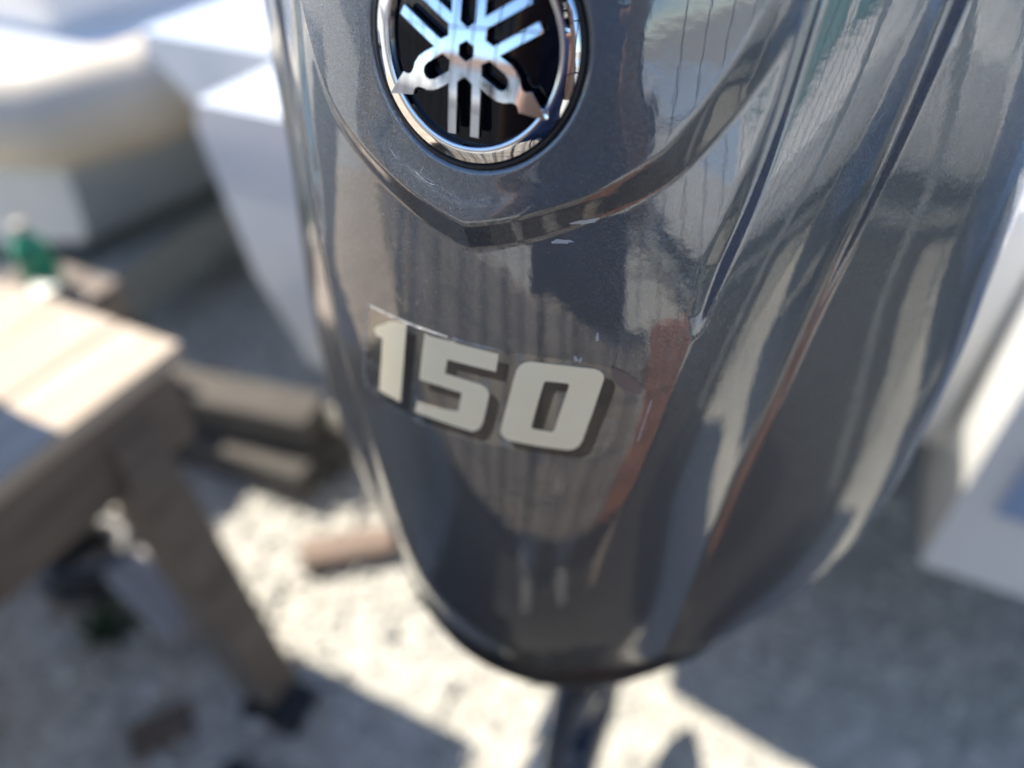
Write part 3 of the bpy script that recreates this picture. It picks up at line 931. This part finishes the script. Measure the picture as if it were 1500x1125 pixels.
rrs = [[bm.verts.new(((.085+.038*math.cos(b))*math.cos(a), (.085+.038*math.cos(b))*math.sin(a), .04+.038*math.sin(b))) for b in [2*math.pi*q/10 for q in range(10)]] for a in [2*math.pi*q/28 for q in range(28)]]
for i in range(28):
    for j in range(10): bm.faces.new((rrs[i][j], rrs[(i+1) % 28][j], rrs[(i+1) % 28][(j+1) % 10], rrs[i][(j+1) % 10]))
o = from_bm("rubber_ring", bm, RUBBER, None, True); o.location = (-1.0, 1.06, .0)
tag(o, "small black rubber tyre ring lying flat beside the pale timber block", "rubber ring")

LEAF = noisy("weed_leaf", (.05, .10, .03), (.09, .15, .05), 20, .7)
def weed(x, y, s, label):
    bm = bmesh.new()
    for k in range(34):
        a = rs.uniform(0, 6.28); l = s*rs.uniform(.5, 1); t = rs.uniform(.2, 1.1)
        d = Vector((math.cos(a)*math.cos(t), math.sin(a)*math.cos(t), math.sin(t)*.8))
        sd_ = Vector((-math.sin(a), math.cos(a), 0))*l*.10
        b0 = Vector((rs.uniform(-.02, .02), rs.uniform(-.02, .02), 0))
        m1 = b0 + d*l*.5 + Vector((0, 0, l*.08)); e = b0 + d*l
        v = [bm.verts.new(p) for p in (b0, m1 + sd_, e, m1 - sd_)]
        bm.faces.new(v)
    bmesh.ops.solidify(bm, geom=bm.faces[:], thickness=.0015)
    o = from_bm("weed", bm, LEAF); o.location = (x, y, .005)
    tag(o, label, "weed")
weed(-.90, .88, .10, "small green weed growing from gravel beside the pale timber block")

CRATEM = noisy("crate_wood", (.16, .13, .11), (.24, .20, .17), 6, .8, .3, .002)
_p = W(-1.55, .625, 0)
cr = empty("wooden_crate", _p, -PSI)
tag(cr, "slatted wooden crate standing beyond the table with a green bottle on top", "crate")
for zz in (.05, .145, .24, .335, .43):
    for s in (-1, 1):
        bm = bmesh.new(); add_box(bm, (0, s*.105, zz), (.30, .016, .08)); from_bm("slat", bm, CRATEM, cr, False, .003)
        bm = bmesh.new(); add_box(bm, (s*.142, 0, zz), (.016, .194, .08)); from_bm("slat", bm, CRATEM, cr, False, .003)
for i in range(3):
    bm = bmesh.new(); add_box(bm, (-.098 + .098*i, 0, .479), (.09, .23, .014)); from_bm("lid_board", bm, CRATEM, cr, False, .003)
bo = empty("green_bottle", W(-1.545, .645, .487)); tag(bo, "green plastic bottle standing on the wooden crate at far left", "bottle")
ring_loft("bottle_body", [ellipse(0, 0, z, r, r, 20) for z, r in [(0, .038), (.004, .043), (.10, .043), (.125, .034), (.14, .016), (.155, .014)]], new_mat("green_plastic", (.01, .26, .13), .3, 0, .5, .1), bo)
ring_loft("cap", [ellipse(0, 0, z, r, r, 16) for z, r in [(.155, .017), (.172, .017), (.174, .014)]], new_mat("cream_cap", (.4, .36, .30), .5), bo)
pt = empty("paint_tin", W(-1.47, .60, .487)); tag(pt, "small cream tin standing on the crate right of the green bottle", "tin")
ring_loft("tin_body", [ellipse(0, 0, z, r, r, 20) for z, r in [(0, .028), (.003, .030), (.045, .030)]], CREAM, pt)
ring_loft("lid", [ellipse(0, 0, z, r, r, 20) for z, r in [(.045, .032), (.051, .032), (.052, .027)]], GALV, pt)

#@@PART4

SHADETONE = noisy("dark_shade_tone", (.018, .018, .018), (.032, .031, .030), 25, .8, .3, .004)
sheet("shade_sheet", [(-.60, -1.0), (2.9, -1.0), (2.9, .06), (-.60, .06)], .034, SHADETONE)  # dark sheet on the gravel; its colour stands in for shade mirrored in the cowl

# ---- fence behind the photographer (the paint and the badge mirror it)
FBOARD = noisy("grey_brown_fence_board", (.36, .30, .235), (.60, .52, .42), 5, .8, .35, .002, stretch=(7, 7, .7))
fy = -.42
FROT = math.radians(18)
fe = yard("board_fence", 0, .0, 0, FROT)
tag(fe, "waist high fence of upright grey-brown boards mirrored around the numerals", "fence")
x = -2.6
while x < .13:
    w_ = rs.uniform(.085, .125)
    bm = bmesh.new(); add_box(bm, (x + w_/2, fy + rs.uniform(-.005, .005), .845 + rs.uniform(-.012, .012)), (w_ - .009, .020, .55)); from_bm("board", bm, FBOARD, fe, False, .003)
    x += w_
for zz in (.66, 1.03):
    bm = bmesh.new(); add_box(bm, (-1.10, fy - .033, zz), (2.98, .04, .06)); from_bm("fence_rail", bm, FBOARD, fe, False, .004)
for xx in (-2.5, -1.2, .34):
    bm = bmesh.new(); add_box(bm, (xx, fy - .093, .54), (.07, .07, 1.08)); from_bm("fence_post", bm, FBOARD, fe, False, .004)
TERRA = noisy("terracotta_render", (.55, .20, .10), (.68, .30, .16), 5, .8, .3, .003)
for xx in (.225, .335):
    bm = bmesh.new(); add_box(bm, (xx, fy + .002, .86), (.100, .020, .56)); o = from_bm("board", bm, TERRA, fe, False, .003); o["label"] = "terracotta painted fence board"
WIRE = new_mat("dark_wire", (.02, .02, .022), .5, .5)
wf = yard("wire_fence", 0, .0, 0, FROT)
tag(wf, "tall rectangular wire mesh fence standing just in front of the low board fence", "fence")
def wires(name, segs, r):
    bm = bmesh.new()
    for a, b in segs: add_tube(bm, [a, (Vector(a)+Vector(b))/2 + Vector((rs.uniform(-.006, .006), 0, rs.uniform(-.006, .006))), b], r, 5)
    return from_bm(name, bm, WIRE, wf, True)
fx0, fx1, fz1 = -2.6, 2.6, 2.1
wires("upright_wires", [((fx0 + .062*i, fy + .03, .03), (fx0 + .062*i, fy + .03, fz1)) for i in range(int((fx1-fx0)/.062)+1)], .0016).__setitem__("kind", "stuff")
for i in range(15):
    wires("line_wire", [((fx0, fy + .034, .05 + .145*i), (fx1, fy + .034, .05 + .145*i))], .0018)
for xx in (-2.6, -.95, 1.0, 2.6):
    bm = bmesh.new(); add_tube(bm, [(xx, fy + .062, 0), (xx, fy + .062, 2.2)], .022, 12); from_bm("fence_post", bm, GALV, wf, True)

# ---- beyond the fence: a white house, a second one, trees
HOUSEW = noisy("white_house_render", (.66, .66, .64), (.75, .74, .71), 2, .7)
ROOFT = noisy("brown_roof", (.15, .10, .08), (.22, .15, .12), 6, .8)
WINDK = new_mat("dark_window_glass", (.03, .04, .05), .08, 0, 1)
def house(x, y, w, d, hgt, rot, wall, label, nwin=4, roofh=1.4):
    t = yard("house", x, y, 0, rot); tag(t, label, "house")
    bm = bmesh.new(); add_box(bm, (0, 0, hgt/2), (w, d, hgt)); from_bm("wall", bm, wall, t)
    bm = bmesh.new(); e = .35
    v = [bm.verts.new(p) for p in [(-w/2-e, -d/2-e, hgt+.003), (w/2+e, -d/2-e, hgt+.003), (w/2+e, d/2+e, hgt+.003), (-w/2-e, d/2+e, hgt+.003), (-w/2-e, 0, hgt+roofh), (w/2+e, 0, hgt+roofh)]]
    for f in ((0, 1, 5, 4), (2, 3, 4, 5), (0, 4, 3), (1, 2, 5), (0, 3, 2, 1)): bm.faces.new([v[i] for i in f])
    from_bm("roof", bm, ROOFT, t)
    for i in range(nwin):
        xx = -w/2 + w*(i+.5)/nwin
        f_ = bmesh.new(); add_box(f_, (xx, d/2+.02, hgt*.55), (.95, .08, 1.15)); fo = from_bm("window", f_, HOUSEW, t, False, .01)
        f_ = bmesh.new(); add_box(f_, (xx, d/2+.055, hgt*.55), (.80, .03, 1.0)); from_bm("pane", f_, WINDK, fo)
    f_ = bmesh.new(); add_box(f_, (w*.06, d/2+.03, 1.02), (.95, .06, 2.04)); do = from_bm("door", f_, ROOFT, t, False, .01)
    f_ = bmesh.new(); add_tube(f_, [(w*.06+.36, d/2+.10, .95), (w*.06+.36, d/2+.10, 1.08)], .015, 8); from_bm("handle", f_, STEEL, do)
    return t
house(-14, -36, 15, 6, 3.0, 0, HOUSEW, "long white house with brown roof across the yard, mirrored in the badge", 5)
house(9, -40, 11, 6, 3.2, math.radians(-14), noisy("buff_house_render", (.50, .42, .33), (.58, .5, .4), 2, .7), "buff rendered house further right across the yard, mirrored in the badge", 3)
BARK = noisy("tree_bark", (.10, .08, .06), (.17, .13, .10), 12, .85)
FOL = noisy("tree_foliage", (.04, .08, .025), (.10, .16, .05), 8, .6)
def tree(x, y, h_, r_, label):
    t = yard("broadleaf_tree", x, y); tag(t, label, "tree", None)
    bm = bmesh.new(); add_tube(bm, [(0, 0, 0), (.05, 0, h_*.3), (-.04, .05, h_*.6), (0, 0, h_*.85)], [.16, .12, .08, .03], 10)
    for k in range(6):
        a = k*1.05; z = h_*(.35+.06*k); add_tube(bm, [(0, 0, z), (math.cos(a)*r_*.4, math.sin(a)*r_*.4, z+.4), (math.cos(a)*r_*.75, math.sin(a)*r_*.75, z+.6)], [.06, .04, .015], 6)
    from_bm("trunk", bm, BARK, t, True)
    n_ = 2600; g = np.random.default_rng(int(abs(x*7+y*3)) + 1)
    cl = g.normal(0, .45, (26, 3)); cl /= np.maximum(1, np.linalg.norm(cl, axis=1, keepdims=True))
    c = cl[g.integers(0, 26, n_)] + g.normal(0, .16, (n_, 3))
    c = c * np.array([r_, r_, h_*.34]) + np.array([0, 0, h_*.66])
    u = g.normal(0, 1, (n_, 3)); u /= np.linalg.norm(u, axis=1, keepdims=True); w = np.cross(u, g.normal(0, 1, (n_, 3))); w /= np.linalg.norm(w, axis=1, keepdims=True)
    l = g.uniform(.06, .13, (n_, 1))
    V = np.stack([c-u*l, c+w*l*.45, c+u*l, c-w*l*.45], 1).reshape(-1, 3)
    m2 = bpy.data.meshes.new("crown"); m2.from_pydata(V.tolist(), [], [(4*i, 4*i+1, 4*i+2, 4*i+3) for i in range(n_)])
    link_mesh("crown", m2, FOL, t)
tree(-4, -30, 4.6, 1.7, "round green tree in front of the white house across the yard")
tree(1, -33, 5.2, 1.9, "taller green tree between the two houses across the yard")

# ---- right hand side of the yard: a blue boat and a white cabin boat
bb = yard("blue_boat", 2.35, .62, 0, math.radians(-10)); tag(bb, "blue topsided boat on a trailer at right, mirrored in the cowl flank", "boat")
hull_mesh("hull", 5.0, 1.7, .35, 1.02, BLUEPAINT, bb)
bm = bmesh.new(); add_box(bm, (0, 1.7, 1.12), (1.35, 3.0, .14)); add_box(bm, (0, 1.3, 1.35), (.8, .6, .5)); from_bm("deck", bm, GELCOAT, bb, True, .04, 3)
rail("bow_rail", [(-.7, .4, 1.1), (-.7, .45, 1.5), (-.62, 3.4, 1.6), (0, 4.4, 1.65), (.62, 3.4, 1.6), (.7, .45, 1.5), (.7, .4, 1.1)], .018, STEEL, bb)
cb = yard("cabin_boat", 3.6, .90, 0, math.radians(172)); tag(cb, "white cabin boat with green tinted windows at right, mirrored in the cowl flank", "boat")
hull_mesh("hull", 6.0, 2.0, .32, .98, GELCOAT, cb)
bm = bmesh.new(); add_box(bm, (0, 1.45, 1.35), (1.5, 2.2, .86)); add_box(bm, (0, 1.4, 1.82), (1.7, 2.6, .08)); from_bm("wheelhouse", bm, GELCOAT, cb, True, .05, 3)
for yy in (.75, 1.45, 2.15):
    for s in (-1, 1):
        bm = bmesh.new(); add_box(bm, (s*.755, yy, 1.42), (.03, .56, .50)); from_bm("window", bm, GLASS, cb, False, .01)
for s in (-1, 1):
    bm = bmesh.new(); add_box(bm, (s*.38, 2.555, 1.42), (.64, .03, .50)); from_bm("windscreen", bm, GLASS, cb, False, .01)
trailer(2.35, .72, 4.6, 1.2, "galvanised trailer under the blue boat at right", 2.0, .24)
t_ = trailer(3.6, .80, 5.4, 1.3, "galvanised trailer under the white cabin boat at right", 2.6, .22); t_.rotation_euler.z = -PSI + math.radians(172)
# ---- the photographer, standing in front of the fence and mirrored in the badge and the shield
SKINM = noisy("skin", (.42, .24, .17), (.50, .30, .21), 20, .5)
NAVYCL = noisy("navy_shirt_cloth", (.012, .022, .07), (.02, .035, .10), 30, .85)
JEANS = noisy("pale_jeans_denim", (.34, .40, .50), (.46, .52, .62), 60, .85)
HAIRM = noisy("dark_hair", (.02, .014, .01), (.04, .028, .02), 60, .6)
SHOE = new_mat("grey_trainer", (.22, .22, .22), .7)
pr = yard("person", .13, -.60)
tag(pr, "photographer in navy shirt and pale jeans holding up a phone, mirrored in the badge", "person")
def skin(name, V, E, Rd, mat, parent, sub=2, root=0):
    me = bpy.data.meshes.new(name); me.from_pydata(V, E, [])
    o = bpy.data.objects.new(name, me); COL.objects.link(o)
    sk = o.modifiers.new("skin", 'SKIN'); sk.use_smooth_shade = True
    if not me.skin_vertices:
        bpy.context.view_layer.objects.active = o
    for i, r in enumerate(Rd):
        me.skin_vertices[0].data[i].radius = (r if isinstance(r, tuple) else (r, r))
        me.skin_vertices[0].data[i].use_root = (i == root)
    o.modifiers.new("sub", 'SUBSURF').levels = sub
    dg = bpy.context.evaluated_depsgraph_get()
    m2 = bpy.data.meshes.new_from_object(o.evaluated_get(dg)); m2.name = name
    bpy.data.objects.remove(o)
    return link_mesh(name, m2, mat, parent, True)
def person_mesh():
    # local frame: +y towards the motor, origin on the ground; phone at (-.19, .30, 1.50)
    V = [(0, 0, .96), (0, .01, 1.12), (0, .01, 1.30), (0, .01, 1.44), (0, .02, 1.52), (0, .05, 1.60), (0, .06, 1.70), (0, .05, 1.77)]
    Rd = [(.155, .11), (.14, .10), (.165, .11), (.13, .085), .055, .075, .095, .06]
    E = [(i, i+1) for i in range(7)]
    def chain(start, pts):
        k = start
        for p, r in pts:
            V.append(p); Rd.append(r); E.append((k, len(V)-1)); k = len(V)-1
        return k
    for s_ in (-1, 1):
        chain(0, [((s_*.095, 0, .88), .09), ((s_*.11, .03, .50), .062), ((s_*.115, .02, .28), .052), ((s_*.115, -.02, .09), .036), ((s_*.12, .06, .045), .036), ((s_*.125, .14, .035), .028)])
        sx = s_*.19
        hx = -.040 + s_*.105; DY = .012
        w = chain(3, [((sx, .01, 1.41), .055), ((s_*.24 - .03, .06, 1.22), .042), ((hx + s_*.05, .20+DY, 1.37), .033), ((hx + s_*.02, .262+DY, 1.455), .024), ((hx + s_*.01, .272+DY, 1.485), .027)])
        for q in range(4):
            zz = 1.468 + .018*q
            ln = (.026, .030, .028, .022)[q]
            chain(w, [((hx - s_*.004, .283+DY, zz), .0085), ((hx - s_*.012, .283+DY + ln*.5, zz+.002), .0078), ((hx - s_*.026, .288+DY + ln*.42, zz+.004), .007)])
        chain(w, [((hx + s_*.012, .262+DY, 1.455), .0095), ((hx - s_*.012, .258+DY, 1.448), .0085), ((hx - s_*.030, .268+DY, 1.450), .0075)])
    return V, E, Rd
V, E, Rd = person_mesh()
skin("body", V, E, Rd, SKINM, pr)
bm = bmesh.new()
add_tube(bm, [(0, .128, 1.695), (0, .150, 1.665), (0, .128, 1.655)], [.008, .014, .008], 8); from_bm("nose", bm, SKINM, pr, True)
for s_ in (-1, 1):
    bm = bmesh.new(); add_tube(bm, [(s_*.080, .05, 1.71), (s_*.092, .045, 1.685), (s_*.080, .05, 1.66)], [.008, .014, .008], 8); from_bm("ear", bm, SKINM, pr, True)
for s_ in (-1, 1):
    bm = bmesh.new(); bmesh.ops.create_icosphere(bm, subdivisions=2, radius=.009, matrix=Matrix.Translation((s_*.030, .124, 1.692))); from_bm("eye", bm, new_mat("eye", (.05, .04, .03), .2), pr, True)
bm = bmesh.new(); add_tube(bm, [(-.022, .116, 1.632), (0, .124, 1.630), (.022, .116, 1.632)], [.003, .006, .003], 8); from_bm("mouth", bm, new_mat("lips", (.35, .14, .11), .5), pr, True)
bm = bmesh.new(); bmesh.ops.create_icosphere(bm, subdivisions=3, radius=1)
for v in bm.verts:
    v.co = Vector((v.co.x*.093, v.co.y*.108 + .035, v.co.z*.080 + 1.742)) + Vector((0, 0, -.05))*max(0, -v.co.y)*max(0, .6 - abs(v.co.z))
from_bm("hair", bm, HAIRM, pr, True)
skin("shirt", [(0, 0, .86), (0, .01, 1.12), (0, .01, 1.30), (0, .01, 1.44), (0, .02, 1.485), (-.19, .01, 1.42), (-.245, .045, 1.28), (.19, .01, 1.42), (.20, .045, 1.28)],
     [(0, 1), (1, 2), (2, 3), (3, 4), (3, 5), (5, 6), (3, 7), (7, 8)], [(.215, .165), (.19, .145), (.205, .145), (.16, .115), (.07, .065), .078, .066, .078, .066], NAVYCL, pr)
skin("jeans", [(0, 0, .96), (-.090, 0, .80), (-.11, .03, .50), (-.115, .02, .28), (-.115, -.01, .10), (.090, 0, .80), (.11, .03, .50), (.115, .02, .28), (.115, -.01, .10)],
     [(0, 1), (1, 2), (2, 3), (3, 4), (0, 5), (5, 6), (6, 7), (7, 8)], [(.175, .135), (.098, .11), .082, .070, .065, (.098, .11), .082, .070, .065], JEANS, pr, 3)
for s_ in (-1, 1):
    skin("shoe", [(s_*.115, -.05, .05), (s_*.12, .04, .05), (s_*.127, .15, .035), (s_*.128, .20, .030)], [(0, 1), (1, 2), (2, 3)], [(.042, .05), (.046, .048), (.042, .034), (.030, .026)], SHOE, pr)
ph = empty("smartphone", (0, 0, CAMZ)); ph.rotation_euler = cam.rotation_euler
tag(ph, "black phone held up in both hands by the photographer", "phone")
bm = bmesh.new(); add_box(bm, (-.052, -.018, .0115), (.152, .074, .008)); from_bm("phone_body", bm, BLACKGLOSS, ph, True, .003, 3)
bm = bmesh.new(); add_box(bm, (-.052, -.018, .0162), (.146, .068, .0008)); from_bm("screen", bm, WINDK, ph)
bm = bmesh.new(); add_tube(bm, [(0, 0, .0075), (0, 0, .0045)], .009, 20); add_tube(bm, [(0, -.022, .0075), (0, -.022, .0045)], .009, 20); from_bm("lens_ring", bm, CHROME, ph, True)
#@@PART5
